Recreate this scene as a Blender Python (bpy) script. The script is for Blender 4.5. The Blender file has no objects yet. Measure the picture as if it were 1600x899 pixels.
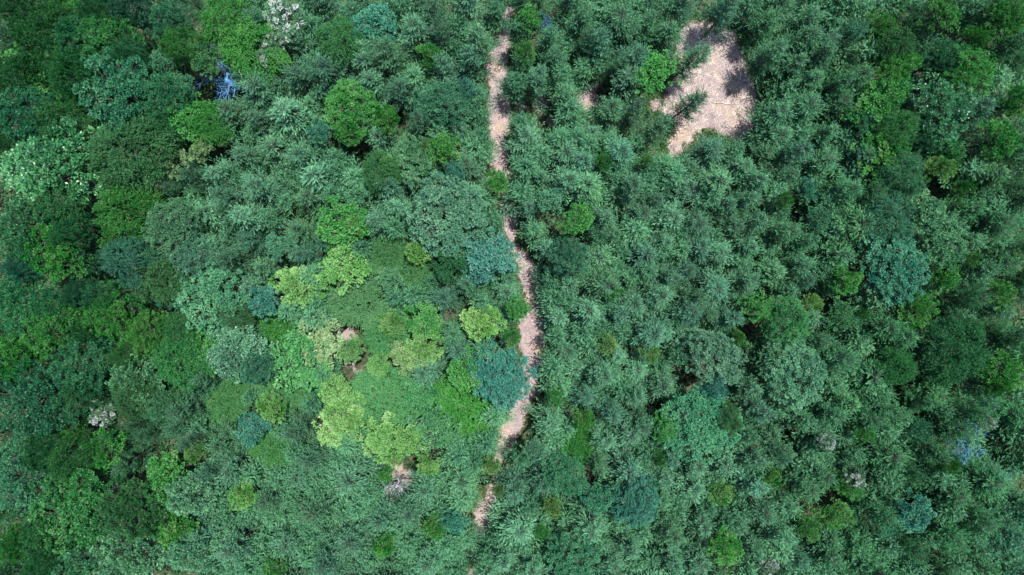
import bpy, math, random
import numpy as np
from mathutils import noise, Vector

rng = np.random.default_rng(11)
random.seed(11)
C = bpy.context.scene.collection
CAM_H = 70.0                     # the drone hangs 70 m over the ground and looks straight down
FPX = 1081.0                     # focal length in photo pixels (photo 1600 px wide)
CX, CY = 800.0, 449.5
SUN_AZ = math.atan2(0.62, 0.785) # direction towards the sun on the ground plan
SUN_EL = math.radians(76)

def world_xy(px, py, z):
    s = (CAM_H - z) / FPX
    return (px - CX) * s, (CY - py) * s

# ------------------------------------------------------------------ materials
def new_mat(name):
    m = bpy.data.materials.new(name); m.use_nodes = True
    nt = m.node_tree; nt.nodes.clear()
    out = nt.nodes.new('ShaderNodeOutputMaterial')
    return m, nt, out

def foliage_mat(name, rough=0.5, spec=0.35, trans=0.28, dark=0.62, light=1.42, tipsat=.86):
    """Leaf colour = the tree's own colour, varied leaf by leaf (attribute leaf_tone)."""
    m, nt, out = new_mat(name); N = nt.nodes.new; L = nt.links.new
    oi = N('ShaderNodeObjectInfo')
    at = N('ShaderNodeAttribute'); at.attribute_name = 'leaf_tone'
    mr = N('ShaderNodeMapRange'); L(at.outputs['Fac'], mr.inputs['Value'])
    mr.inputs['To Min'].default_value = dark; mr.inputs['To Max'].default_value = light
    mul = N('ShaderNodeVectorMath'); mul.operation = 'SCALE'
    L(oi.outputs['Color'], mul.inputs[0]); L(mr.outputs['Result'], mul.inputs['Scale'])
    hs = N('ShaderNodeHueSaturation')
    h = N('ShaderNodeMapRange'); L(at.outputs['Fac'], h.inputs['Value'])
    h.inputs['To Min'].default_value = 0.522; h.inputs['To Max'].default_value = 0.48
    sa = N('ShaderNodeMapRange'); L(at.outputs['Fac'], sa.inputs['Value'])
    sa.inputs['To Min'].default_value = 1.12; sa.inputs['To Max'].default_value = tipsat
    L(h.outputs['Result'], hs.inputs['Hue']); L(sa.outputs['Result'], hs.inputs['Saturation'])
    L(mul.outputs['Vector'], hs.inputs['Color'])
    p = N('ShaderNodeBsdfPrincipled')
    L(hs.outputs['Color'], p.inputs['Base Color'])
    p.inputs['Roughness'].default_value = rough
    p.inputs['Specular IOR Level'].default_value = spec
    tr = N('ShaderNodeBsdfTranslucent')
    ty = N('ShaderNodeMix'); ty.data_type = 'RGBA'; ty.blend_type = 'MULTIPLY'; ty.inputs['Factor'].default_value = 1
    L(hs.outputs['Color'], ty.inputs['A']); ty.inputs['B'].default_value = (1.0, 1.12, 0.75, 1)
    L(ty.outputs['Result'], tr.inputs['Color'])
    mx = N('ShaderNodeMixShader'); mx.inputs['Fac'].default_value = trans
    L(p.outputs[0], mx.inputs[1]); L(tr.outputs[0], mx.inputs[2]); L(mx.outputs[0], out.inputs['Surface'])
    return m

def bark_mat(name, a, b, scale=6.0):
    m, nt, out = new_mat(name); N = nt.nodes.new; L = nt.links.new
    tc = N('ShaderNodeTexCoord'); n = N('ShaderNodeTexNoise'); n.inputs['Scale'].default_value = scale
    n.inputs['Detail'].default_value = 5
    L(tc.outputs['Object'], n.inputs['Vector'])
    r = N('ShaderNodeValToRGB'); r.color_ramp.elements[0].position = .35; r.color_ramp.elements[1].position = .65
    r.color_ramp.elements[0].color = (*a, 1); r.color_ramp.elements[1].color = (*b, 1)
    L(n.outputs['Fac'], r.inputs['Fac'])
    p = N('ShaderNodeBsdfPrincipled'); p.inputs['Roughness'].default_value = .85
    L(r.outputs['Color'], p.inputs['Base Color']); L(p.outputs[0], out.inputs['Surface'])
    return m

def floor_mat():
    """forest floor: dark humus under the trees, pale straw and needle litter where it is bare (attribute bare)."""
    m, nt, out = new_mat('forest_floor'); N = nt.nodes.new; L = nt.links.new
    tc = N('ShaderNodeTexCoord')
    at = N('ShaderNodeAttribute'); at.attribute_name = 'bare'
    def noise_node(scale, detail=6, stretch=None, rot=0):
        n = N('ShaderNodeTexNoise'); n.inputs['Scale'].default_value = scale; n.inputs['Detail'].default_value = detail
        if stretch:
            mp = N('ShaderNodeMapping'); mp.inputs['Scale'].default_value = stretch; mp.inputs['Rotation'].default_value = (0, 0, rot)
            L(tc.outputs['Object'], mp.inputs['Vector']); L(mp.outputs['Vector'], n.inputs['Vector'])
        else:
            L(tc.outputs['Object'], n.inputs['Vector'])
        return n
    def ramp(src, stops):
        r = N('ShaderNodeValToRGB'); cr = r.color_ramp
        while len(cr.elements) < len(stops): cr.elements.new(.5)
        for e, (p, c) in zip(cr.elements, stops): e.position = p; e.color = (*c, 1)
        L(src, r.inputs['Fac']); return r
    big = noise_node(.42, 5)
    base = ramp(big.outputs['Fac'], [(.3, (.21, .165, .178)), (.5, (.285, .232, .24)), (.7, (.335, .262, .205))])
    s1 = noise_node(3.6, 6, (9, .7, 1), .55); s2 = noise_node(3.6, 6, (.7, 9, 1), .8)
    st = N('ShaderNodeMath'); st.operation = 'MAXIMUM'
    L(s1.outputs['Fac'], st.inputs[0]); L(s2.outputs['Fac'], st.inputs[1])
    straw = ramp(st.outputs[0], [(.46, (.45, .42, .43)), (.6, (.88, .87, .87)), (.76, (1.45, 1.4, 1.3))])
    mul = N('ShaderNodeMix'); mul.data_type = 'RGBA'; mul.blend_type = 'MULTIPLY'; mul.inputs['Factor'].default_value = .85
    L(base.outputs['Color'], mul.inputs['A']); L(straw.outputs['Color'], mul.inputs['B'])
    hum = noise_node(2.2, 8)
    humus = ramp(hum.outputs['Fac'], [(.3, (.014, .03, .016)), (.5, (.03, .045, .024)), (.62, (.075, .065, .045)), (.78, (.04, .06, .03))])
    brk = noise_node(1.6, 6)
    ad = N('ShaderNodeMath'); ad.operation = 'MULTIPLY_ADD'; ad.inputs[1].default_value = .8; ad.inputs[2].default_value = -.4
    L(brk.outputs['Fac'], ad.inputs[0])
    sm = N('ShaderNodeMath'); sm.operation = 'ADD'; L(at.outputs['Fac'], sm.inputs[0]); L(ad.outputs[0], sm.inputs[1])
    mrr = N('ShaderNodeMapRange'); mrr.interpolation_type = 'SMOOTHSTEP'
    mrr.inputs['From Min'].default_value = .35; mrr.inputs['From Max'].default_value = .62
    L(sm.outputs[0], mrr.inputs['Value'])
    mx = N('ShaderNodeMix'); mx.data_type = 'RGBA'
    L(mrr.outputs['Result'], mx.inputs['Factor']); L(humus.outputs['Color'], mx.inputs['A']); L(mul.outputs['Result'], mx.inputs['B'])
    bp = N('ShaderNodeBump'); bp.inputs['Strength'].default_value = .6; bp.inputs['Distance'].default_value = .06
    L(st.outputs[0], bp.inputs['Height'])
    p = N('ShaderNodeBsdfPrincipled'); p.inputs['Roughness'].default_value = .95; p.inputs['Specular IOR Level'].default_value = .1
    L(mx.outputs['Result'], p.inputs['Base Color']); L(bp.outputs['Normal'], p.inputs['Normal'])
    L(p.outputs[0], out.inputs['Surface'])
    return m

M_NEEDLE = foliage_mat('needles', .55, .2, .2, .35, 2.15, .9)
M_LEAF = foliage_mat('leaves', .5, .25, .25, .6, 1.45)
M_GLOSS = foliage_mat('glossy_leaves', .4, .45, .2, .5, 1.75)
M_FINE = foliage_mat('small_leaves', .55, .2, .3, .72, 1.28)
M_BLOSSOM = foliage_mat('blossom', .6, .2, .35, .8, 1.15)
M_BARK = bark_mat('brown_bark', (.04, .042, .032), (.085, .085, .065))
M_GREYBARK = bark_mat('grey_bark', (.06, .056, .05), (.14, .13, .115))
M_BLUEBARK = bark_mat('sky_tinted_bark', (.03, .13, .30), (.085, .23, .44))  # grey-blue dead bark, with the blue of reflected sky added to its colour
M_PALEBARK = bark_mat('weathered_pale_bark', (.2, .22, .28), (.38, .38, .44))
M_STRAW = bark_mat('dry_stick', (.3, .25, .2), (.62, .56, .47), 1.2)
M_FLOOR = floor_mat()

# ------------------------------------------------------------------ mesh builders
class Blades:
    """collects leaf shaped quads"""
    def __init__(s): s.P = []; s.D = []; s.W = []; s.T = []
    def add(s, P, D, Wd, tone):
        s.P.append(P); s.D.append(D); s.W.append(Wd); s.T.append(tone)
    def mesh(s, name, mat):
        P = np.concatenate(s.P); D = np.concatenate(s.D); W = np.concatenate(s.W); T = np.concatenate(s.T)
        n = len(P)
        V = np.empty((n, 4, 3))
        V[:, 0] = P; V[:, 1] = P + D * .45 + W; V[:, 2] = P + D; V[:, 3] = P + D * .45 - W
        # a slight fold along the midrib, so that no leaf is a flat card
        nrm = np.cross(D, W); nl = np.linalg.norm(nrm, axis=1, keepdims=True) + 1e-9
        V[:, 1] += nrm / nl * np.linalg.norm(W, axis=1, keepdims=True) * .45
        V[:, 3] += nrm / nl * np.linalg.norm(W, axis=1, keepdims=True) * .45
        me = bpy.data.meshes.new(name)
        me.vertices.add(n * 4); me.vertices.foreach_set('co', V.reshape(-1))
        me.loops.add(n * 4); me.loops.foreach_set('vertex_index', np.arange(n * 4, dtype=np.int32))
        me.polygons.add(n); me.polygons.foreach_set('loop_start', np.arange(0, n * 4, 4, dtype=np.int32))
        a = me.attributes.new('leaf_tone', 'FLOAT', 'POINT')
        a.data.foreach_set('value', np.repeat(np.clip(T, 0, 1), 4).astype(np.float32))
        me.materials.append(mat); me.update(); me.validate()
        return me

class Tubes:
    def __init__(s): s.V = []; s.F = []
    def add(s, pts, radii, sides=5):
        pts = [Vector(p) for p in pts]; base = len(s.V)
        for i, p in enumerate(pts):
            d = (pts[min(i + 1, len(pts) - 1)] - pts[max(i - 1, 0)]).normalized()
            u = d.orthogonal().normalized(); v = d.cross(u)
            for k in range(sides):
                a = 2 * math.pi * k / sides
                s.V.append(p + (u * math.cos(a) + v * math.sin(a)) * radii[i])
        for i in range(len(pts) - 1):
            for k in range(sides):
                a = base + i * sides + k; b = base + i * sides + (k + 1) % sides
                s.F.append((a, b, b + sides, a + sides))
        s.F.append(tuple(base + (len(pts) - 1) * sides + k for k in range(sides)))
        s.F.append(tuple(base + sides - 1 - k for k in range(sides)))
    def mesh(s, name, mat, smooth=True):
        me = bpy.data.meshes.new(name); me.from_pydata([tuple(v) for v in s.V], [], s.F)
        if smooth: me.polygons.foreach_set('use_smooth', [True] * len(me.polygons))
        me.materials.append(mat); me.update(); return me

def unit(v): return v / (np.linalg.norm(v, axis=-1, keepdims=True) + 1e-9)
def rand_dir(n): return unit(rng.normal(size=(n, 3)))

def conifer(H=8.5, R=2.1, z0=2.6, whorl=.40, nb=(5, 8), up=(0.25, .95), power=.55, twig=.78, blade=.185, wid=.0155, droop=.3):
    """whorled conifer: tiers of feathery sprays, every spray a branch with side twigs and needle tufts"""
    B = Blades(); T = Tubes()
    n = 9
    sway = rng.normal(size=2) * .12
    T.add([(sway[0] * (i / (n - 1)) ** 2, sway[1] * (i / (n - 1)) ** 2, H * .9 * i / (n - 1)) for i in range(n)],
          [.15 * (1 - .9 * i / (n - 1)) + .008 for i in range(n)], 7)
    z = z0
    while z < H - .15:
        t = (z - z0) / (H - z0)
        for k in range(rng.integers(*nb)):
            az = rng.uniform(0, 2 * math.pi); L = R * (1 - t) ** power * rng.uniform(.5, 1.25) + .22
            zz = z + rng.uniform(-.18, .18)
            el = up[0] + (up[1] - up[0]) * t + rng.normal() * .12
            a = np.array([math.cos(az), math.sin(az), 0.]); side = np.array([-a[1], a[0], 0.])
            bend = rng.normal() * .22
            def pos(s):
                s = np.asarray(s)[..., None]
                return (np.array([sway[0] * (zz / H) ** 2, sway[1] * (zz / H) ** 2, zz]) + a * (L * s * math.cos(el)) + side * (L * bend * s ** 2)
                        + np.array([0, 0, 1.]) * (L * (s * math.sin(el) - droop * s * (1 - s) + .18 * s ** 3)))
            T.add([pos(0.), pos(.45), pos(.92)], [.028 * (1 - t) + .012, .016, .006], 3)
            nt = max(4, int(L / .17))
            S = (np.arange(nt) + rng.uniform(.2, .8)) / nt * .9 + .12
            for j, s_ in enumerate(S):
                sg = 1 if j % 2 else -1
                ang = rng.uniform(.35, .95)
                tl = twig * (L / R) ** .5 * (1.02 - .68 * s_) * rng.uniform(.6, 1.2)
                if j == nt - 1: ang = 0; 
                td = a * math.cos(ang) + side * (sg * math.sin(ang) + bend * s_) + np.array([0, 0, rng.normal() * .26 + .15])
                td = td / np.linalg.norm(td)
                m = max(5, int(tl / .02)); q = np.arange(m) / m; tt = rng.normal() * .14
                P = pos(min(s_, 1.))[None] + td[None] * (q * tl)[:, None] + np.array([0, 0, .12]) * (q ** 2)[:, None]
                D = unit(td[None] + rng.normal(size=(m, 3)) * .24 + np.array([0, 0, .06])) * (blade * rng.uniform(.75, 1.25, (m, 1)))
                W = unit(np.cross(D, rand_dir(m))) * wid * rng.uniform(.8, 1.3, (m, 1))
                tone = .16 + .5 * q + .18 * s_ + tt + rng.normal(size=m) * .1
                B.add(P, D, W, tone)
        z += whorl * rng.uniform(.8, 1.15) * (1 - .35 * t)
    # leader shoot
    m = 26; q = rng.uniform(0, 1, m)
    P = np.stack([np.full(m, sway[0]), np.full(m, sway[1]), H - .5 + q * .5], 1)
    D = unit(rng.normal(size=(m, 3)) * .5 + np.array([0, 0, .9])) * blade
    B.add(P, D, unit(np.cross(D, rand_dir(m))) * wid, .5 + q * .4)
    return B.mesh('conifer_crown', M_NEEDLE), T.mesh('conifer_trunk', M_BARK), R, H

def clumpy(R=3.0, H=9.0, lobes=14, subs=16, leaves=42, leaf=.17, lw=.34, sub_r=.30, depth=.75, flat=.55, mat=None, outward=.5, lobe_r=.38, blossom=0., jag=.18):
    """broadleaf: limbs, boughs (lobes) of leaf clumps with gaps between them"""
    B = Blades(); F = Blades(); T = Tubes()
    cz = H - R * depth                                     # centre of the crown
    n = 6; lean = rng.normal(size=2) * .15
    tr = .07 * R ** .9 + .05
    T.add([(lean[0] * i / n, lean[1] * i / n, cz * i / (n - 1) * .9) for i in range(n)], [tr * (1.25 if i == 0 else 1 - .1 * i) for i in range(n)], 7)
    centres = []
    tries = 0
    while len(centres) < lobes and tries < 4000:
        tries += 1
        u = rand_dir(1)[0]
        if u[2] < -.25: continue
        rr = R * (1 - lobe_r * .75) * rng.uniform(.78, 1.06)
        c = np.array([u[0] * rr, u[1] * rr, cz + u[2] * rr * depth])
        if all(np.linalg.norm((c - o) * [1, 1, .7]) > R * lobe_r * .92 * (1 - tries / 6000) for o in centres): centres.append(c)
    for c in centres:
        lr = R * lobe_r * rng.uniform(.65, 1.35)
        mid = np.array([c[0] * .45, c[1] * .45, cz * .75 + c[2] * .22])
        T.add([(lean[0] * .7, lean[1] * .7, cz * rng.uniform(.5, .75)), mid, c], [tr * .45, tr * .28, tr * .1], 4)
        lt = rng.normal() * .15
        for k in range(subs):
            u = rand_dir(1)[0]; u[2] = abs(u[2]) * 1.1 - .3
            u = u / np.linalg.norm(u)
            sc = c + u * lr * rng.uniform(.6, 1.05 + jag) * np.array([1, 1, flat + .25])
            sr = sub_r * rng.uniform(.65, 1.3)
            T.add([c, sc], [tr * .07, .008], 3) if k % 2 == 0 else None
            m = int(leaves * rng.uniform(.7, 1.3))
            v = rand_dir(m); v[:, 2] = np.abs(v[:, 2]) * .9 - .2
            P = sc + v * sr * rng.uniform(.35, 1.05, (m, 1)) * np.array([1, 1, flat])
            out = unit(sc - np.array([0, 0, cz - R * .4])) 
            D = unit(v * .8 + out * outward + rng.normal(size=(m, 3)) * .45 + np.array([0, 0, -.15])) * (leaf * rng.uniform(.65, 1.25, (m, 1)))
            upv = unit(np.array([0, 0, 1.]) + rng.normal(size=(m, 3)) * .45)
            W = unit(np.cross(D, upv)) * leaf * lw * rng.uniform(.8, 1.2, (m, 1))
            tone = np.full(m, .48 + lt + rng.normal() * .13) + rng.normal(size=m) * .14
            (F if (blossom and u[2] > .1 and rng.random() < blossom) else B).add(P, D, W, tone)
    return B.mesh('leafy_crown', mat or M_LEAF), T.mesh('limbed_trunk', M_GREYBARK if lobes % 2 else M_BARK), R, H, (F.mesh('blossom_clusters', M_BLOSSOM) if F.P else None)

def fine(R=3.0, H=8.0, depth=.7, leaves=15000, leaf=.15, lw=.22, bumps=34, bump=.3, mat=None):
    """dense dome of small drooping leaves on long sprays, gently humped"""
    B = Blades(); T = Tubes(); cz = H - R * depth
    tr = .06 * R + .05
    T.add([(0, 0, 0), (0.05, .03, cz * .5), (0, 0, cz)], [tr * 1.2, tr, tr * .7], 7)
    bc = rand_dir(bumps); bc[:, 2] = np.abs(bc[:, 2]); ba = rng.uniform(.4, 1.0, bumps)
    for k in range(14):
        u = bc[k]; T.add([(0, 0, cz * rng.uniform(.4, .8)), u * R * .4 * [1, 1, depth] + [0, 0, cz], u * R * .72 * [1, 1, depth] + [0, 0, cz]], [tr * .45, tr * .25, .015], 4)
    sprays = leaves // 22
    u = rand_dir(sprays); u[:, 2] = np.abs(u[:, 2]) * 1.25 - .15; u = unit(u)
    d = np.max(np.exp(-(1 - u @ bc.T) * (30 if bumps < 40 else 75)) * ba, axis=1)
    rad = R * (.74 + bump * d * 1.4) * (1 - np.abs(rng.normal(size=sprays)) * .05 + (rng.random(sprays) < .12) * .07)
    keep = d + rng.normal(size=sprays) * .1 > (.2 if bumps < 40 else .12); u = u[keep]; rad = rad[keep]; d = d[keep]; sprays = len(u)
    P0 = u * rad[:, None] * np.array([1, 1, depth]) + np.array([0, 0, cz])
    tang = unit(np.stack([u[:, 0], u[:, 1], -.15 - .0 * u[:, 2]], 1) + rng.normal(size=(sprays, 3)) * .42)
    st = rng.normal(size=sprays) * .13
    for j in range(22):
        q = j / 22
        P = P0 + tang * (q * .75) + np.array([0, 0, -.22]) * q ** 2 + rng.normal(size=(sprays, 3)) * .045
        D = unit(tang + rng.normal(size=(sprays, 3)) * .6 + np.array([0, 0, .1])) * leaf * rng.uniform(.7, 1.25, (sprays, 1))
        W = unit(np.cross(D, unit(np.array([0, 0, 1.]) + rng.normal(size=(sprays, 3)) * .5))) * leaf * lw
        B.add(P, D, W, .3 + st + .3 * d + .14 * q + rng.normal(size=sprays) * .1)
    return B.mesh('fine_leaf_crown', mat or M_FINE), T.mesh('limbed_trunk', M_BARK), R, H, None

def bare(R=2.4, H=8.0, mat=None):
    """leafless tree: trunk, limbs and twigs, built as trunk and crown of branches"""
    T = Tubes(); K = Tubes()
    K.add([(0, 0, 0), (.08, .05, H * .3), (0.02, .1, H * .58)], [.16, .12, .08], 7)
    def grow(p, d, l, r, lvl):
        pts = [p]; rad = [r]
        for i in range(3):
            d = (d + Vector(rng.normal(size=3) * .17)).normalized(); p = p + d * l / 3
            pts.append(p); rad.append(r * (1 - .22 * (i + 1)))
        T.add(pts, rad, 4 if lvl < 2 else 3)
        if lvl >= 4: return
        for k in range(4):
            q = pts[1 + k % 3]
            nd = (d * .75 + Vector(rng.normal(size=3)) * .62); nd.z += .08
            grow(q, nd.normalized(), l * rng.uniform(.5, .74), max(r * .52, .011), lvl + 1)
    for k in range(7):
        a = k * 2.4 + rng.uniform(-.3, .3)
        grow(Vector((0, .08, H * (.3 + .04 * k))), Vector((math.cos(a), math.sin(a), rng.uniform(.3, .9))).normalized(), R * .62, .045, 1)
    return T.mesh('bare_branches', mat, False), K.mesh('bare_trunk', mat), R, H, None

VAR = {
 'pine': [conifer(8.5 + .4 * (i % 3), 1.8 + .06 * ((i * 5) % 9), 1.8, .40 + .03 * (i % 4), (5 + i % 2, 8), (.12 + .07 * (i % 4), .8 + .1 * (i % 3)), .42 + .08 * (i % 4), .7 + .07 * (i % 5)) for i in range(13)],
 'soft': [conifer(8.0, 2.6, 2.8, .44, (6, 9), (.3, .95), .45, .95, .185, .0145, .1) for i in range(4)],
 'clump': [clumpy(3.0, 9.5, 19 + i % 3, 26, 36, .145, .36, .235, lobe_r=.34, jag=.3) for i in range(6)],
 'gloss': [clumpy(3.0, 9.5, 18, 25, 34, .17, .36, .25, mat=M_GLOSS, outward=.8, lobe_r=.35, jag=.3) for i in range(3)],
 'bush': [clumpy(1.5, 7.0, 10, 13, 34, .135, .36, .2, .85, .6, lobe_r=.4, jag=.5) for i in range(6)],
 'tier': [clumpy(1.8, 8.5, 13, 15, 30, .18, .26, .21, 1.0, .38, outward=1.0, lobe_r=.36, jag=.55) for i in range(6)],
 'fine': [fine(3.0, 7.5, .7, 30000, .15, .27) for i in range(3)],
 'low': [fine(4.0, 5.5, .42, 52000, .14, .28, 120, .2) for i in range(2)],
 'flower': [clumpy(1.6, 8.0, 10, 13, 40, .15, .4, .24, .8, .55, lobe_r=.4, blossom=.42) for i in range(3)],
 'bluebare': [bare(2.4, 8.5, M_BLUEBARK) for i in range(3)],
 'greybare': [bare(2.4, 7.0, M_PALEBARK) for i in range(1)],
}
VAR['pine'] = [v + (None,) for v in VAR['pine']]; VAR['soft'] = [v + (None,) for v in VAR['soft']]

COL = {  # leaf albedo
 'teal': (.03, .14, .068), 'dteal': (.017, .09, .052), 'turq': (.03, .16, .125), 'deep': (.016, .085, .026), 'green': (.036, .155, .046),
 'vivid': (.036, .18, .028), 'lime': (.105, .25, .06), 'cream': (.16, .27, .105), 'pale': (.066, .19, .10), 'olive': (.046, .145, .05),
 'flower': (.06, .15, .075), 'grey': (.055, .163, .09), 'dgreen': (.02, .105, .038), 'blue': (.04, .14, .095), 'moss': (.046, .195, .03), 'fresh': (.062, .205, .062)}
WORD = {'teal': 'blue-green', 'dteal': 'dark blue-green', 'turq': 'turquoise', 'deep': 'dark green', 'green': 'mid-green', 'vivid': 'bright green',
 'lime': 'lime green', 'cream': 'creamy green', 'pale': 'pale grey-green', 'olive': 'olive green', 'flower': 'white-blossomed', 'grey': 'grey-green',
 'dgreen': 'deep green', 'blue': 'bluish', 'moss': 'yellowish green', 'fresh': 'fresh green'}
TEX = {'clump': 'clumpy', 'gloss': 'glossy-leaved', 'bush': 'bushy', 'tier': 'jagged', 'fine': 'fine-leaved', 'low': 'smooth low', 'flower': '', 'bluebare': '', 'greybare': ''}

# landmark trees: x, y, radius in photo pixels, kind, colour, label, short name
LAND = [
 (463,452,30,'tier','lime','bright lime tree with a rounded jagged crown, left of centre, beside a turquoise bush','the lime tree left of centre'),
 (422,470,24,'bush','turq','bright turquoise bush touching the left side of the lone lime tree','the bright turquoise bush'),
 (180,140,58,'clump','teal','large round blue-green broadleaf among the upper left trees','the upper left blue-green dome'),
 (75,250,68,'gloss','pale','very broad broadleaf with pale glinting leaves at the left edge','the broad glinting tree'),
 (187,235,54,'fine','olive','soft fine-leaved olive tree beside the dark gap at upper left','the soft olive tree'),
 (192,330,46,'fine','vivid','dense bright green round tree right below the soft olive tree','the dense grass-green tree'),
 (40,615,60,'clump','dteal','large dark blue-green dome of small clumps at the left edge','the left-edge dark teal dome'),
 (90,395,42,'clump','moss','yellowish green clumpy tree beside a dark gap near the left edge','the yellowish left-edge tree'),
 (182,490,35,'clump','vivid','bright green clumpy tree at left, upper one of a bright pair','the upper bright green twin'),
 (232,512,30,'clump','moss','yellowish green clumpy tree at left, lower right one of a bright pair','the lower yellowish twin'),
 (215,588,36,'gloss','pale','pale glinting tree left of centre, above a small white-blossomed tree','the pale glinting tree'),
 (160,640,20,'flower','flower','small white-blossomed tree above the round dark hole at lower left','the lower left blossom tree'),
 (150,700,30,'tier','vivid','bright green tree curled round the black hole at lower left','the tree by the black hole'),
 (115,790,55,'clump','green','large mid-green clumpy tree near the bottom left corner','the large lower left tree'),
 (205,868,46,'gloss','pale','large tree with whitish glinting leaves at the bottom edge, near the left corner','the whitish bottom-edge tree'),
 (445,20,28,'flower','flower','largest white-blossomed tree, at the top edge left of centre','the top-edge blossom tree'),
 (335,112,46,'bluebare','blue','large bare tree with bluish branches, among green trees at upper left','the blue bare upper tree'),
 (585,32,30,'bush','turq','pale turquoise bushy tree near the top edge, left of the path','the top turquoise bush'),
 (542,175,36,'clump','moss','yellowish clumpy broadleaf standing alone among the upper grey conifers','the upper yellowish broadleaf'),
 (612,260,18,'tier','lime','small upright lime tree among conifers, left of a pale round bush','the small upright lime tree'),
 (645,247,29,'clump','pale','round pale blue-green broadleaf left of the path among upper conifers','the round pale broadleaf'),
 (680,152,38,'clump','teal','round blue-green broadleaf left of the upper path','the teal tree by upper path'),
 (700,338,54,'clump','grey','broad flat grey-green broadleaf left of the middle path','the broad grey broadleaf'),
 (755,395,33,'bush','turq','dark turquoise round tree a little left of the narrow middle path','the dark turquoise tree'),
 (748,510,27,'tier','lime','lime green tree among grey conifers, left of the widest path stretch','the lime tree by the path'),
 (788,590,45,'clump','turq','round blue-teal broadleaf overhanging the left edge of the dirt path','the teal tree overhanging the path'),
 (435,380,23,'bush','pale','small whitish-green clumpy tree beside a dark slit, above the lone lime tree','the small whitish tree'),
 (560,462,55,'low','green','wide smooth mid-green dome just above the small bare patches','the wide smooth dome'),
 (602,620,56,'low','fresh','brightest smooth green dome, ringed by lime trees, left of the path','the ringed bright dome'),
 (492,533,33,'bush','cream','pale creamy green broad bush left of the small bare patches','the creamy bush'),
 (535,655,36,'tier','lime','tall lime cream tree hugging the left side of the bright dome','the lime tree hugging the dome'),
 (597,690,30,'bush','lime','lime bush directly below the smooth bright dome','the lime bush under the dome'),
 (715,650,50,'low','vivid','broad bright green thicket filling the ground left of the lower path','the bright thicket'),
 (335,465,45,'clump','pale','large pale grey-green clumpy dome left of the turquoise bush','the large pale dome'),
 (355,550,38,'gloss','pale','pale glinting clumpy tree left of the creamy bush','the pale clumpy tree'),
 (395,680,25,'bush','turq','bright turquoise bush at lower left of centre, under a lime shrub','the lower turquoise bush'),
 (380,765,19,'tier','lime','small lime shrub alone among the grey lower left conifers','the lower left lime shrub'),
 (605,850,18,'tier','moss','small yellowish shrub alone near the bottom edge, left of centre','the bottom yellowish shrub'),
 (710,815,18,'bush','turq','small turquoise bush left of the path at its lower end','the small turquoise bush'),
 (615,768,28,'greybare','grey','bare grey twiggy tree below the small grey bare patch','the grey bare tree'),
 (1028,105,25,'bush','vivid','bright green upright broadleaf at the left edge of the bare clearing','the clearing-edge bright tree'),
 (1515,102,42,'clump','moss','large yellowish green tree near the upper right corner','the upper right yellowish tree'),
 (1470,175,46,'gloss','teal','large dark blue-green glossy tree at upper right, below the yellowish tree','the glossy upper right tree'),
 (1380,245,36,'tier','moss','yellowish jagged tree at right, above a soft grey conifer','the yellowish jagged tree'),
 (1465,275,23,'tier','lime','lime clump at right, below the glossy blue-green tree','the right lime clump'),
 (1400,425,50,'clump','turq','large round turquoise-teal dome, the biggest single crown at right','the big right teal dome'),
 (1440,495,25,'tier','moss','small yellowish tree just below right of the big teal dome','the yellowish tree below the teal dome'),
 (1325,430,23,'tier','moss','small yellowish tree left of the big right teal dome',"the teal dome's left neighbour"),
 (1555,455,23,'tier','lime','lime tree near the right edge, left of a small blue bare tree','the right-edge lime tree'),
 (1550,702,33,'bluebare','blue','large vivid blue bare tree near the lower right edge','the blue bare right tree'),
 (1530,660,13,'flower','flower','tiny white-blossomed shrub above the vivid blue bare tree','the tiny white shrub'),
 (1245,592,46,'clump','pale','large pale blue-green clumpy dome in the right half, below centre','the pale right dome'),
 (1100,660,56,'clump','teal','large blue-green clumpy dome right of the lower path, standing among conifers','the lower teal dome'),
 (1120,565,40,'clump','pale','pale green clumpy tree beside the dark gaps right of centre','the pale tree by dark gaps'),
 (1130,770,17,'tier','lime','small lime shrub alone among the lower right conifers','the lone lower lime shrub'),
 (1222,710,21,'gloss','pale','small pale glinting broadleaf at lower right, above a small lime shrub','the small glinting broadleaf'),
 (1323,762,21,'tier','moss','upper of two touching yellowish shrubs at lower right','the upper yellowish pair shrub'),
 (1305,802,24,'tier','moss','lower of two touching yellowish shrubs at lower right','the lower yellowish pair shrub'),
 (1420,800,28,'bush','turq','pale turquoise bushy tree at lower right among dark conifers','the lower right turquoise bush'),
 (1000,790,30,'clump','turq','flat pale turquoise crown right of the lower path among conifers','the flat turquoise crown'),
 (900,702,30,'low','vivid','low bright green spread just right of the lower path','the low green spread'),
 (910,350,22,'bush','vivid','bright green broadleaf in the plantation right of the narrow path','the plantation bright bush'),
 (884,393,25,'clump','teal','small blue-green clumpy crown just right of the middle path','the teal tree right of the path'),
 (905,872,40,'clump','teal','flat blue-green broadleaf at the bottom edge, right of the path','the bottom teal broadleaf'),
 (1020,553,13,'tier','lime','tiny lime sapling in the plantation, left of the small grey bare spot','the tiny lime sapling'),
]
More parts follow.
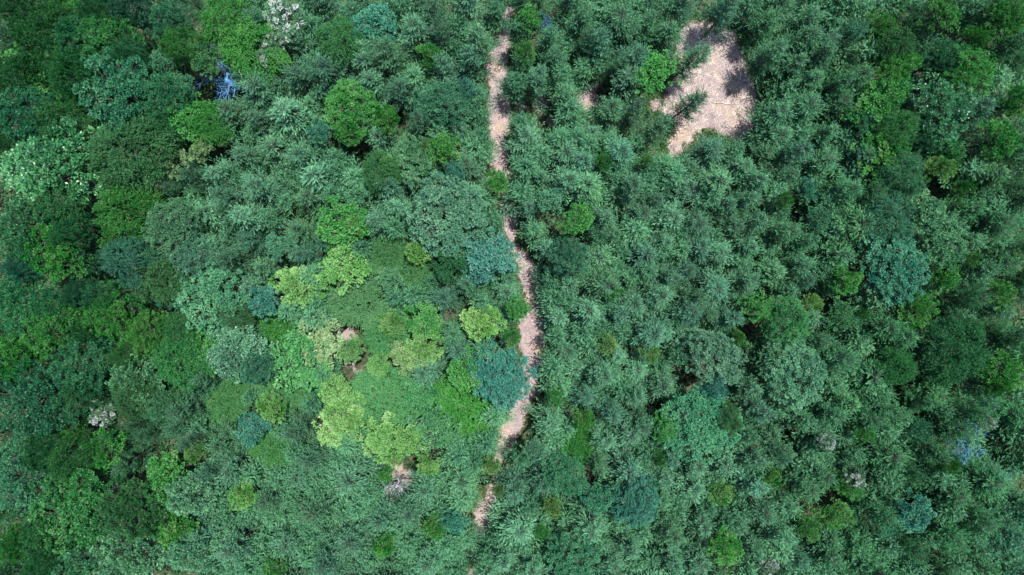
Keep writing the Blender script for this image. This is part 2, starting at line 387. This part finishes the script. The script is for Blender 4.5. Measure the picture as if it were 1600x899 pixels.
OTHER = [  # x, y, radius, kind, colour
 (312,90,22,'bush','green'), (28,18,34,'clump','deep'),(62,48,46,'fine','deep'),(95,30,34,'tier','vivid'),(140,22,28,'fine','dgreen'),(195,20,34,'clump','dteal'),(240,38,19,'bush','turq'),
 (180,52,38,'clump','green'),(270,25,28,'clump','teal'),(120,66,31,'clump','teal'),(155,90,24,'bush','green'),(277,62,25,'fine','vivid'),(55,102,40,'tier','vivid'),(205,88,24,'fine','teal'),
 (260,100,22,'bush','pale'),(252,138,32,'clump','teal'),(105,122,35,'fine','dgreen'),(15,128,34,'fine','deep'),(30,172,42,'clump','teal'),(88,188,38,'fine','olive'),
 (5,235,26,'fine','deep'),(250,192,36,'fine','dgreen'),(298,182,28,'bush','vivid'),(265,247,24,'tier','cream'),(312,222,20,'bush','cream'),(228,264,20,'bush','pale'),(290,142,18,'bush','pale'),
 (345,28,35,'fine','vivid'),(395,68,40,'fine','vivid'),(428,56,18,'flower','flower'),(428,96,22,'flower','flower'),(404,32,20,'bush','pale'),(330,185,26,'fine','vivid'),(330,58,18,'bluebare','blue'),
 (530,66,32,'fine','green'),(508,203,18,'bush','turq'),(545,212,18,'tier','moss'),(605,186,17,'tier','vivid'),(588,262,26,'fine','green'),(668,92,20,'tier','vivid'),(724,136,14,'bush','turq'),
 (697,240,21,'bush','vivid'),(662,228,11,'tier','lime'),(698,278,14,'bush','turq'),(768,284,18,'bush','vivid'),(828,24,18,'bush','vivid'),(822,74,16,'tier','vivid'),(857,12,14,'bluebare','blue'),(942,240,12,'tier','vivid'),
 (1005,242,11,'tier','lime'),(1270,292,15,'bush','turq'),(1376,46,22,'tier','moss'),(1402,84,28,'clump','deep'),(1425,102,21,'bush','moss'),(1388,116,20,'bush','moss'),
 (1475,14,26,'bush','vivid'),(1482,80,28,'clump','teal'),(1584,20,30,'clump','moss'),(1527,48,20,'tier','vivid'),(1460,112,13,'bluebare','blue'),(1455,226,20,'gloss','teal'),(1400,150,25,'bush','vivid'),(1365,162,27,'bush','vivid'),(1345,182,18,'bush','teal'),
 (1402,198,30,'fine','green'),(1584,160,22,'tier','moss'),(1560,212,28,'tier','vivid'),(1492,238,20,'bush','green'),(1415,268,30,'fine','grey'),
 (30,340,42,'gloss','pale'),(92,320,36,'clump','green'),(110,352,28,'clump','green'),(270,350,32,'clump','pale'),(280,374,18,'bush','turq'),(20,382,32,'clump','pale'),(45,412,24,'clump','turq'),(175,376,18,'tier','moss'),(146,396,18,'bush','dteal'),(110,455,22,'clump','dteal'),
 (195,410,38,'fine','blue'),(242,420,36,'fine','olive'),(288,402,30,'clump','pale'),(28,472,45,'clump','teal'),(75,478,28,'clump','teal'),(148,478,26,'clump','teal'),(80,522,42,'clump','moss'),(18,555,36,'clump','moss'),(133,505,19,'clump','green'),(280,520,26,'fine','green'),
 (270,562,34,'fine','green'),(125,562,36,'clump','teal'),(208,552,20,'fine','olive'),(312,552,28,'bush','vivid'),(265,476,16,'bush','turq'),(525,345,36,'bush','vivid'),(545,352,20,'tier','lime'),(540,412,32,'bush','lime'),(605,442,18,'bush','pale'),(606,522,38,'low','green'),
 (395,572,24,'clump','teal'),(388,582,14,'bluebare','blue'),(367,492,22,'fine','olive'),(440,520,36,'low','vivid'),(540,546,20,'tier','lime'),(470,568,40,'bush','green'),(616,506,18,'tier','lime'),(592,570,17,'bush','lime'),(630,560,24,'bush','cream'),(656,500,28,'bush','vivid'),
 (650,386,21,'tier','lime'),(606,392,32,'low','green'),(642,424,34,'low','green'),(438,602,44,'low','green'),(705,410,28,'fine','dgreen'),(812,484,18,'bush','vivid'),(798,532,14,'tier','vivid'),(662,542,26,'tier','lime'),(868,320,18,'bush','pale'),(732,585,26,'bush','vivid'),
 (945,530,14,'tier','lime'),(962,462,14,'bush','vivid'),(1265,346,20,'bush','teal'),(1265,470,14,'bush','lime'),(1190,480,24,'bush','vivid'),(1220,502,32,'clump','green'),(1146,532,12,'tier','vivid'),(1240,310,12,'tier','vivid'),
 (1395,346,38,'fine','blue'),(1455,326,28,'bush','pale'),(1494,302,14,'tier','moss'),(1476,398,28,'bush','pale'),(1470,428,24,'bush','vivid'),(1515,405,14,'tier','lime'),(1595,482,15,'bluebare','blue'),(1495,546,44,'fine','dgreen'),(1310,496,22,'bush','green'),(1575,582,28,'tier','vivid'),(1347,492,10,'tier','vivid'),(1410,582,25,'fine','green'),
 (25,735,48,'clump','pale'),(70,715,30,'fine','dgreen'),(98,708,30,'fine','olive'),(115,668,20,'tier','moss'),(118,622,28,'clump','teal'),(205,632,27,'fine','olive'),(242,637,24,'clump','pale'),(270,625,17,'tier','lime'),(300,716,14,'tier','lime'),(266,745,30,'bush','vivid'),(300,772,30,'gloss','pale'),(260,828,28,'tier','moss'),
 (200,795,44,'clump','deep'),(28,800,15,'bluebare','blue'),(52,832,36,'clump','green'),(112,888,38,'gloss','pale'),(66,872,30,'fine','dgreen'),(8,852,26,'clump','vivid'),(300,872,28,'bush','pale'),(50,782,13,'tier','moss'),(424,641,19,'tier','lime'),(523,615,24,'bush','lime'),
 (635,692,22,'bush','lime'),(611,716,14,'tier','lime'),(597,740,15,'bush','vivid'),(430,882,18,'tier','vivid'),(355,625,36,'low','green'),(422,705,34,'low','green'),(680,682,38,'bush','green'),(660,625,24,'bush','green'),(670,722,18,'tier','lime'),(764,728,14,'tier','lime'),(782,764,10,'tier','lime'),(670,830,18,'tier','moss'),
 (873,628,14,'bush','vivid'),(906,650,18,'tier','moss'),(830,692,16,'bush','pale'),(890,752,28,'clump','teal'),(865,790,14,'tier','lime'),(930,772,22,'bush','teal'),(840,836,12,'bush','vivid'),(1120,608,22,'bush','turq'),(1146,652,22,'fine','olive'),(1035,662,21,'bush','vivid'),(1205,750,16,'tier','moss'),(1135,857,24,'tier','vivid'),(1265,830,17,'tier','moss'),(1208,886,14,'flower','flower'),(1030,708,10,'tier','vivid'),
 (1585,757,18,'bluebare','blue'),(1395,640,22,'bush','pale'),(1435,665,18,'bush','teal'),(1295,690,14,'flower','flower'),(1340,738,16,'flower','flower'),(1394,818,18,'bush','turq'),(1490,716,14,'tier','moss'),(1345,680,14,'bush','vivid'),(1555,606,18,'tier','vivid')]

# ------------------------------------------------------------------ bare ground: path, clearing, small patches (ground plan)
PATH = [(797,-60,2),(798,0,2),(793,28,6),(790,50,9),(777,88,15),(779,130,16),(780,180,18),(782,225,13),(785,262,14),(790,295,3),(795,338,15),(801,374,4),(812,402,12),(828,438,18),(834,476,9),(833,515,21),(834,555,17),(826,608,14),(806,650,15),(792,690,15),(777,725,6),(770,765,2),(764,798,19),(750,822,13),(744,846,2),(738,885,3),(730,960,2)]
CLEAR = [(1074,32),(1104,32),(1146,50),(1162,88),(1182,128),(1186,195),(1158,228),(1140,212),(1100,200),(1076,228),(1048,252),(1042,225),(1056,196),(1030,174),(1038,148),(1054,112),(1056,70)]
SPOTS = [(918,150,18),(845,165,14),(815,166,9),(930,158,10),(545,526,14),(552,558,12),(560,580,7),(614,733,14),(634,746,12),(1055,577,5),(737,872,5),(862,190,9),(1054,224,11),(1064,204,12),(1024,164,8)]

def seg_dist(px, py):
    best = 1e9
    for (x0, y0, w0), (x1, y1, w1) in zip(PATH, PATH[1:]):
        dx, dy = x1 - x0, y1 - y0; t = max(0, min(1, ((px - x0) * dx + (py - y0) * dy) / (dx * dx + dy * dy)))
        best = min(best, math.hypot(px - x0 - t * dx, py - y0 - t * dy) - (w0 + t * (w1 - w0)))
    return best
def poly_dist(px, py):
    inside = False; best = 1e9; n = len(CLEAR)
    for i in range(n):
        (x0, y0), (x1, y1) = CLEAR[i], CLEAR[(i + 1) % n]
        if (y0 > py) != (y1 > py) and px < (x1 - x0) * (py - y0) / (y1 - y0) + x0: inside = not inside
        dx, dy = x1 - x0, y1 - y0; t = max(0, min(1, ((px - x0) * dx + (py - y0) * dy) / (dx * dx + dy * dy)))
        best = min(best, math.hypot(px - x0 - t * dx, py - y0 - t * dy))
    return -best if inside else best
def spot_dist(px, py): return min(math.hypot(px - x, py - y) - r for x, y, r in SPOTS)
GAPS = [(141,188,13),(147,298,13),(152,398,15),(138,470,14),(112,512,13),(167,690,16),(1160,517,20),(1072,578,13),(1250,565,12),(232,705,12),(215,755,12)]   # shaded holes in the canopy
def gap(px, py): return min(math.hypot(px - x, py - y) - r for x, y, r in GAPS)
def ground_z(x, y):
    return .35 * noise.noise(Vector((x * .05, y * .05, 3))) + .08 * noise.noise(Vector((x * .45, y * .45, 7)))

def build_ground():
    fx = np.arange(-58, 58.01, .3); fy = np.arange(-34, 34.01, .3)
    xs = np.concatenate([[-1500, -600, -250, -120, -80, -65], fx, [65, 80, 120, 250, 600, 1500]])
    ys = np.concatenate([[-1500, -600, -250, -120, -70, -45], fy, [45, 70, 120, 250, 600, 1500]])
    nx, ny = len(xs), len(ys)
    Z = np.zeros((ny, nx)); Bv = np.zeros((ny, nx)); K = np.zeros((ny, nx), int)
    for j, y in enumerate(ys):
        for i, x in enumerate(xs):
            if abs(x) > 59 or abs(y) > 35: continue
            Z[j, i] = ground_z(x, y)
            px = CX + x / CAM_H * FPX; py = CY - y / CAM_H * FPX
            w = 10 * noise.noise(Vector((x * .6, y * .6, 0))) + 8 * noise.noise(Vector((x * 1.7, y * 1.7, 5)))
            ds = (seg_dist(px, py), poly_dist(px, py), spot_dist(px, py))
            d = min(ds) + w
            Bv[j, i] = max(0, min(1, .5 - d / 16))
            if d < 4: K[j, i] = 2 if ds[1] <= min(ds[0], ds[2]) else (1 if ds[0] < ds[2] else 0)
    for kind, name in ((0, 'ground'), (1, 'path'), (2, 'clearing')):
        idx = {}; V = []; F = []; A = []
        for j in range(ny - 1):
            for i in range(nx - 1):
                if K[j, i] != kind: continue
                f = []
                for jj, ii in ((j, i), (j, i + 1), (j + 1, i + 1), (j + 1, i)):
                    key = jj * nx + ii
                    if key not in idx:
                        idx[key] = len(V); V.append((xs[ii], ys[jj], Z[jj, ii])); A.append(Bv[jj, ii])
                    f.append(idx[key])
                F.append(f)
        me = bpy.data.meshes.new(name); me.from_pydata(V, [], F)
        me.polygons.foreach_set('use_smooth', [True] * len(F))
        a = me.attributes.new('bare', 'FLOAT', 'POINT'); a.data.foreach_set('value', A)
        me.materials.append(M_FLOOR)
        o = bpy.data.objects.new(name, me); o['kind'] = 'structure'; C.objects.link(o)
build_ground()

# ------------------------------------------------------------------ trees
trees = []   # dicts: image centre, image radius, kind, colour, landmark?
def add_tree(x, y, r, kind, col, label=None, short=None, tint=None):
    if kind == 'low' and col == 'green': col = 'fresh'
    trees.append(dict(x=x, y=y, r=r, kind=kind, col=col, label=label, short=short, tint=tint))
for t in LAND: add_tree(*t)
for t in OTHER: add_tree(*t)

def visible_bare(px, py): return min(seg_dist(px, py), poly_dist(px, py), spot_dist(px, py))

# young conifers at the clearing with visible stems, placed by hand
HAND_PINES = [(1078,88,20,'sparse leaning young conifer with a bare stem at the left edge of the clearing'),
              (1072,162,21,'thin young conifer with a visible stem poking into the clearing from the left'),
              (1104,234,24,'conifer filling the notch in the lower edge of the clearing'),
              (1206,82,25,'conifer overhanging the upper right edge of the clearing'),
              (1216,176,25,'conifer casting its shadow on the right edge of the clearing'),
              (1136,12,25,'conifer shading the top right rim of the clearing')]
cand = []
xs_ = rng.uniform(-12, 1612, 30000); ys_ = rng.uniform(-12, 911, 30000)
pines = []
def pine_zone(x, y):
    """stand of planted conifers: mean crown radius in pixels and kind"""
    if x < 330 and y < 780: return 22, 'soft'
    if y > 650 and x < 760: return 34, 'soft'
    if x < 760: return 29, 'pine' if (x * 7 + y * 3) % 5 > 1.6 else 'soft'
    if x < 1290: return 26, 'pine'
    return 31, 'pine' if (x * 7 + y * 3) % 5 > 1.2 else 'soft'
grid = {}
def near(x, y, R=110):
    gx, gy = int(x // 110), int(y // 110)
    for a in (gx - 1, gx, gx + 1):
        for b in (gy - 1, gy, gy + 1):
            yield from grid.get((a, b), ())
def put(t): grid.setdefault((int(t['x'] // 110), int(t['y'] // 110)), []).append(t)
for t in trees: put(t)
for x, y, r, lab in HAND_PINES:
    d = dict(x=x, y=y, r=r, kind='pine', col='dgreen', label=lab, short=None, tint=None, hand=r < 22); trees.append(d); put(d)
npine = 0
for tight in (1.0, .92, .84):
    for x, y in zip(xs_, ys_):
        if npine >= 318: break
        r0, kd = pine_zone(x, y); r = r0 * (.72 + .44 * ((x * 13.7 + y * 7.1) % 1) ** 1.3)
        if visible_bare(x, y) < r * (1.05 if y > 200 else .72): continue
        bx = CX + (x - CX) * .912; by = CY + (y - CY) * .912
        if visible_bare(bx, by) < 5 or gap(x, y) < r * .7: continue
        ok = True
        for t in near(x, y):
            k = .74 if t['kind'] in ('pine', 'soft') else .7 if 'bare' in t['kind'] else .80
            if math.hypot(t['x'] - x, t['y'] - y) < (r + t['r']) * k * tight: ok = False; break
        if not ok: continue
        col = 'grey'
        d = dict(x=x, y=y, r=r, kind=kd, col=col, label=None, short=None, tint=None); trees.append(d); put(d); npine += 1
print('conifers', npine, 'all trees', len(trees))

# labels: by look, then by the nearest named landmark and the side of it
PLACES = [(1105,130,'the bare clearing'),(783,60,'the top of the dirt path'),(780,190,"the path's upper stretch"),(790,290,"the path's narrow neck"),
          (833,530,'the widest path stretch'),(797,675,"the lower path stretch"),(757,812,"the path's bottom end"),(616,735,'the small grey bare patch'),(1058,577,'the tiny grey bare spot'),(918,150,'the small bare patch left of the clearing')]
marks = [(t['x'], t['y'], t['short']) for t in trees if t['short']] + PLACES
DIRS = ['right of', 'above right of', 'above', 'above left of', 'left of', 'below left of', 'below', 'below right of']
ORD = ['', 'second ', 'third ', 'fourth ', 'fifth ', 'sixth ', 'seventh ', 'eighth ', 'ninth ', 'tenth ']

def look(t):
    r = t['r']
    if t['kind'] in ('pine', 'soft'):
        return '%s%s conifer' % ('slender ' if t['kind'] == 'pine' and r < 25 else 'broad soft ' if t['kind'] == 'soft' else '', t['word'])
    if t['kind'] in ('bluebare',): return 'bare bluish-branched tree'
    size = 'small ' if r < 18 else 'large ' if r >= 40 else ''
    noun = 'shrub' if r < 18 else 'tree'
    return ' '.join((size + WORD[t['col']] + ' ' + TEX[t['kind']] + ' ' + noun).split())

used_tone = random.Random(5)
for t in trees:
    if t['kind'] in ('pine', 'soft'):
        u = used_tone.random(); x = t['x']
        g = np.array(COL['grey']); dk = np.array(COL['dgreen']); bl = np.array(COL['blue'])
        w = min(1, max(0, (x - 1100) / 280)) * .95 + min(1, max(0, (360 - x) / 220)) * .9   # deeper green to both sides: lens falloff put into the needle colour
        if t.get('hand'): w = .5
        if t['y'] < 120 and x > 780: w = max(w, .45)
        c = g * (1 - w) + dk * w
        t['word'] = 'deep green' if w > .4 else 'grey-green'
        if u < .14: c = c * .5 + bl * .5; t['word'] = 'bluish'
        elif u > .86: c = c * .65 + np.array(COL['olive']) * .35; t['word'] = 'olive green'
        t['rgb'] = c * used_tone.uniform(.74, 1.24)
    else:
        c = np.array(COL[t['col']])
        bw = .36 if t['col'] == 'turq' else .14
        c = c * (1 - bw) + np.array((.036, .15, .068)) * bw
        if t['kind'] not in ('flower',): c = c * (1 - np.array((.55, .30, .46)) * min(1, max(0, (360 - t['x']) / 260, (t['x'] - 1270) / 250)))  # outer crowns darkened, the light falloff towards the sides mixed into their leaf colour
        t['rgb'] = c * np.array([used_tone.uniform(.9, 1.12), used_tone.uniform(.92, 1.1), used_tone.uniform(.9, 1.12)])

groups = {}
for t in trees:
    if t['label']: continue
    mx, my, ms = min(marks, key=lambda m: math.hypot(m[0] - t['x'], m[1] - t['y']))
    dx, dy = t['x'] - mx, my - t['y']; k = int(round(math.atan2(dy, dx) / (math.pi / 4))) % 8
    groups.setdefault((look(t), k, ms), []).append((math.hypot(dx, dy), t))
for (lk, k, ms), lst in groups.items():
    lst.sort(key=lambda e: e[0])
    for i, (d, t) in enumerate(lst):
        t['label'] = ('%s%s %s %s' % (('nearest ' if len(lst) > 1 else '') if i == 0 else ORD[i], lk, DIRS[k], ms)).strip()

def tree_height(t, r_m):
    k = t['kind']; hot = max(0, 1 - math.hypot(t['x'] - 600, t['y'] - 570) / 260)     # the thicket by the bright dome is lower
    j = used_tone.uniform(-.5, .5)
    if k in ('pine', 'soft'): return (8.6 + j * 2.2 - 1.5 * hot) * (.76 if 200 < t['y'] < 730 and visible_bare(t['x'], t['y']) < 55 else 1)
    if k == 'low': return 5.2 + j * .6
    if k in ('bush', 'tier', 'flower'): return (8.9 if t['r'] < 20 else 9.2) + j - 3.6 * hot
    if k in ('bluebare', 'greybare'): return 10.2 + j if k == 'bluebare' else 6.5
    return 9.6 + j - 3.2 * hot + 2.2 * min(1, max(0, (330 - t['x']) / 150))

NAME = {'pine': 'conifer', 'soft': 'conifer', 'bluebare': 'bare_tree', 'greybare': 'bare_tree', 'flower': 'blossom_tree'}
for t in trees:
    k = t['kind']; vs = VAR[k]; i = used_tone.randrange(len(vs)); crown, trunk, R, H, blossom = vs[i]
    h = tree_height(t, 0)
    hc = h * (.72 if k in ('pine', 'soft') else .86)
    r_m = t['r'] / FPX * (CAM_H - hc)
    if k == 'pine': r_m *= 1.36
    elif k == 'soft': r_m *= 1.26
    elif 'bare' in k: r_m *= 1.45
    else: r_m *= 1.14 if t['r'] > 24 else 1.02
    X, Y = world_xy(t['x'], t['y'], hc)
    shrub = t['r'] < 18 and k in ('bush', 'tier', 'flower')
    root = bpy.data.objects.new(NAME.get(k, 'shrub' if shrub else 'broadleaf_tree'), None)
    root.empty_display_size = .3
    root.location = (X, Y, ground_z(X, Y) - .05); root.rotation_euler = (used_tone.uniform(-.07, .07), used_tone.uniform(-.07, .07), used_tone.uniform(0, 6.283))
    root.scale = (r_m / R, r_m / R * used_tone.uniform(.78, 1.15), h / H)
    if t.get('hand'): root.scale = (.75, .75, 1.0); root.rotation_euler = (0.0, .10, 0.0)
    C.objects.link(root)
    root['label'] = t['label']
    root['category'] = 'conifer' if k in ('pine', 'soft') else 'bare tree' if 'bare' in k else 'shrub' if shrub else 'blossom tree' if k == 'flower' else 'broadleaf tree'
    root['group'] = {'conifer': 'conifers of the plantation', 'bare tree': 'bare leafless trees', 'shrub': 'small shrubs among the conifers', 'blossom tree': 'white-blossomed trees', 'broadleaf tree': 'broadleaf trees of the mixed wood'}[root['category']]
    for nm, me in (('trunk', trunk), ('branches' if 'bare' in k else 'crown', crown), ('blossom', blossom)):
        if me is None: continue
        o = bpy.data.objects.new(nm, me); C.objects.link(o); o.parent = root
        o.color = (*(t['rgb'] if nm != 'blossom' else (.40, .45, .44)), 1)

# ------------------------------------------------------------------ ground cover, litter and fallen wood
def undergrowth():
    B = Blades(); n = 0
    while n < 14000:
        inn = rng.random() < .85; x = rng.uniform(-54, 54) if inn else rng.uniform(-70, 70); y = rng.uniform(-31, 31) if inn else rng.uniform(-44, 44)
        px = CX + x / CAM_H * FPX; py = CY - y / CAM_H * FPX
        d = min(seg_dist(px, py), poly_dist(px, py), spot_dist(px, py))
        if d < 5 + 6 * rng.random() or gap(px, py) < 0: continue
        n += 1; m = 14; deep = d > 22; hgt = rng.uniform(.3, 2.4) if deep else rng.uniform(.1, .5); wd = rng.uniform(.35, .8) if deep else .4
        v = rand_dir(m); v[:, 2] = np.abs(v[:, 2])
        P = np.array([x, y, ground_z(x, y)]) + v * np.array([wd, wd, hgt])
        D = unit(v + rng.normal(size=(m, 3)) * .5) * rng.uniform(.16, .38, (m, 1))
        W = unit(np.cross(D, unit(np.array([0, 0, 1.]) + rng.normal(size=(m, 3)) * .3))) * .085
        B.add(P, D, W, rng.uniform(.1, .8) + rng.normal(size=m) * .12)
    o = bpy.data.objects.new('undergrowth', B.mesh('undergrowth', M_LEAF)); o.color = (.026, .105, .03, 1)
    o['kind'] = 'stuff'; o['label'] = 'dark green low undergrowth covering the ground between the trees'; o['category'] = 'undergrowth'
    C.objects.link(o)
undergrowth()

def understorey():
    """the small young conifers between the big ones, too many to single out: one object"""
    src, _, R, H = conifer(5.0, 1.6, 1.0, .44, (6, 7), (.25, .95), .5, .8, .185, .017, .3)
    n = len(src.vertices); co = np.empty(n * 3); src.vertices.foreach_get('co', co); co = co.reshape(-1, 4, 3)
    tn = np.empty(n); src.attributes['leaf_tone'].data.foreach_get('value', tn); tn = tn.reshape(-1, 4)[:, 0]
    B = Blades(); m = 0
    for x, y in zip(xs_[:16000] * .999, ys_[:16000] * 1.001):
        if m >= 420: break
        r = 16
        if x < 300: continue
        if visible_bare(x, y) < 12 or gap(x, y) < 8: continue
        bx = CX + (x - CX) * .93; by = CY + (y - CY) * .93
        if visible_bare(bx, by) < 4: continue
        if any(math.hypot(t['x'] - x, t['y'] - y) < t['r'] * (.8 if t['kind'] in ('pine', 'soft') else 1.0) + (2 if t['r'] > 28 else 9) for t in near(x, y)): continue
        d = dict(x=x, y=y, r=r, kind='pine'); put(d); m += 1
        h = rng.uniform(5.6, 7.8); X, Y = world_xy(x, y, h * .75); a = rng.uniform(0, 6.28); sc_ = rng.uniform(.75, 1.15)
        Rm = np.array([[math.cos(a), -math.sin(a), 0], [math.sin(a), math.cos(a), 0], [0, 0, 1]])
        V = (co * np.array([sc_, sc_, 1.0])) @ Rm.T; V = V + np.array([X, Y, h - H])
        P = V[:, 0]; B.add(P, V[:, 2] - P, (V[:, 1] - V[:, 3]) / 2, tn + rng.normal() * .12)
    o = bpy.data.objects.new('young_conifers', B.mesh('young_conifers', M_NEEDLE)); o.color = (.046, .15, .075, 1)
    o['kind'] = 'stuff'; o['label'] = 'mass of small young conifers filling the gaps between the taller trees'; o['category'] = 'young conifers'
    C.objects.link(o)
understorey()

def grass():
    B = Blades(); n = 0
    while n < 2600:
        if rng.random() < .4: px, py = rng.uniform(1010, 1200), rng.uniform(20, 262)
        else: px, py = rng.uniform(700, 880), rng.uniform(-10, 905)
        d = min(seg_dist(px, py), poly_dist(px, py), spot_dist(px, py)) + 6 * noise.noise(Vector((px * .03, py * .03, 2)))
        if d < -2 and rng.random() > .035 or d > 16 or (d < 1 and rng.random() > .4): continue
        n += 1; m = 16; x, y = world_xy(px, py, 0); s_ = rng.uniform(.5, 1.2)
        v = rand_dir(m); v[:, 2] = np.abs(v[:, 2]) + .25
        P = np.array([x, y, ground_z(x, y)]) + v * np.array([.12, .12, 0]) * s_
        D = unit(v) * rng.uniform(.18, .5, (m, 1)) * s_
        W = unit(np.cross(D, rand_dir(m))) * .022
        B.add(P, D, W, rng.uniform(.2, .8) + rng.normal(size=m) * .15)
    o = bpy.data.objects.new('grass', B.mesh('grass', M_LEAF)); o.color = (.085, .17, .06, 1)
    o['kind'] = 'stuff'; o['label'] = 'thin grass and weeds along the edges of the path and clearing'; o['category'] = 'grass'
    C.objects.link(o)
grass()

def litter():
    T = Tubes(); n = 0
    while n < 4200:
        if rng.random() < .6: px, py = rng.uniform(1020, 1200), rng.uniform(25, 250)
        else: px, py = rng.uniform(735, 860), rng.uniform(0, 890)
        if min(seg_dist(px, py), poly_dist(px, py), spot_dist(px, py)) > 3: continue
        n += 1
        x, y = world_xy(px, py, 0); a = rng.uniform(0, math.pi); l = rng.uniform(.15, .7) * (2.2 if rng.random() < .06 else 1); r = rng.uniform(.006, .014)
        z = ground_z(x, y) + r + rng.uniform(0, .03)
        d = np.array([math.cos(a), math.sin(a), rng.normal() * .06]) * l
        p = np.array([x, y, z]); b = np.array([-d[1], d[0], 0]) * rng.normal() * .12
        T.add([p - d / 2, p + b, p + d / 2], [r, r, r * .5], 3)
    o = bpy.data.objects.new('twig_litter', T.mesh('twig_litter', M_STRAW, False)); o['kind'] = 'stuff'
    o['label'] = 'pale dry twigs and straw strewn over the bare path and clearing'; o['category'] = 'litter'
    C.objects.link(o)
litter()

def fallen(name, label, cat, p0, p1, r, mat, group=None):
    (x0, y0), (x1, y1) = world_xy(*p0, 0), world_xy(*p1, 0)
    T = Tubes(); n = 6; pts = []
    for i in range(n):
        t = i / (n - 1); x = x0 + (x1 - x0) * t; y = y0 + (y1 - y0) * t
        pts.append(Vector((x + rng.normal() * .04, y + rng.normal() * .04, ground_z(x, y) + r * 1.2 + .05)))
    T.add(pts, [r * (1 - .6 * i / (n - 1)) for i in range(n)], 7)
    d = (pts[-1] - pts[0]).normalized(); s = Vector((-d.y, d.x, .15))
    for k in range(3):
        q = pts[2 + k]; e = (d * .7 + s * (1 if k % 2 else -1) * .7) * (pts[-1] - pts[0]).length * .16
        T.add([q, q + e * .5, q + e + Vector((0, 0, .05))], [r * .4, r * .3, r * .12], 4)
    o = bpy.data.objects.new(name, T.mesh(name, mat)); o['label'] = label; o['category'] = cat
    if group: o['group'] = group
    C.objects.link(o)
fallen('fallen_branch', 'pale stick lying aslant in the middle of the clearing', 'fallen branch', (1099, 119), (1117, 111), .05, M_STRAW, 'fallen branches in the clearing')
fallen('fallen_branch', 'long pale stick lying across the lower part of the clearing', 'fallen branch', (1112, 161), (1150, 164), .05, M_STRAW, 'fallen branches in the clearing')
fallen('fallen_branch', 'pale forked stick at the upper left rim of the clearing', 'fallen branch', (1058, 66), (1074, 50), .06, M_STRAW, 'fallen branches in the clearing')
fallen('fallen_branch', 'short upright pale stick right of the clearing centre', 'fallen branch', (1140, 128), (1142, 112), .045, M_STRAW, 'fallen branches in the clearing')
fallen('fallen_log', 'dark fallen trunk lying across the small grey bare patch', 'fallen log', (612, 749), (645, 748), .09, M_BARK)
fallen('fallen_log', 'thin grey pole lying along the left edge of the upper path', 'fallen log', (757, 86), (760, 112), .07, M_GREYBARK)

# ------------------------------------------------------------------ camera, light, world
sc = bpy.context.scene
cam = bpy.data.cameras.new('camera'); co = bpy.data.objects.new('camera', cam); C.objects.link(co)
co.location = (0, 0, CAM_H); co.rotation_euler = (0, 0, 0)
cam.sensor_width = 36; cam.lens = 36 * FPX / 1600; cam.clip_end = 5000
sc.camera = co

sun = bpy.data.lights.new('sun', 'SUN'); so = bpy.data.objects.new('sun', sun); C.objects.link(so)
sun.energy = 4.0; sun.angle = math.radians(.5); sun.color = (1, .95, .88)
to_sun = Vector((math.cos(SUN_AZ) * math.cos(SUN_EL), math.sin(SUN_AZ) * math.cos(SUN_EL), math.sin(SUN_EL)))
so.rotation_euler = to_sun.to_track_quat('Z', 'Y').to_euler(); so.location = to_sun * 200

w = bpy.data.worlds.new('World'); sc.world = w; w.use_nodes = True
nt = w.node_tree; nt.nodes.clear()
sky = nt.nodes.new('ShaderNodeTexSky'); sky.sky_type = 'NISHITA'; sky.sun_disc = False
sky.sun_elevation = SUN_EL; sky.sun_rotation = math.pi / 2 - SUN_AZ
bg = nt.nodes.new('ShaderNodeBackground'); bg.inputs['Strength'].default_value = .12
out = nt.nodes.new('ShaderNodeOutputWorld')
nt.links.new(sky.outputs[0], bg.inputs['Color']); nt.links.new(bg.outputs[0], out.inputs['Surface'])

sc.view_settings.view_transform = 'Standard'; sc.view_settings.look = 'None'
sc.view_settings.exposure = 1.36; sc.view_settings.gamma = 1; sc.view_settings.use_curve_mapping = False
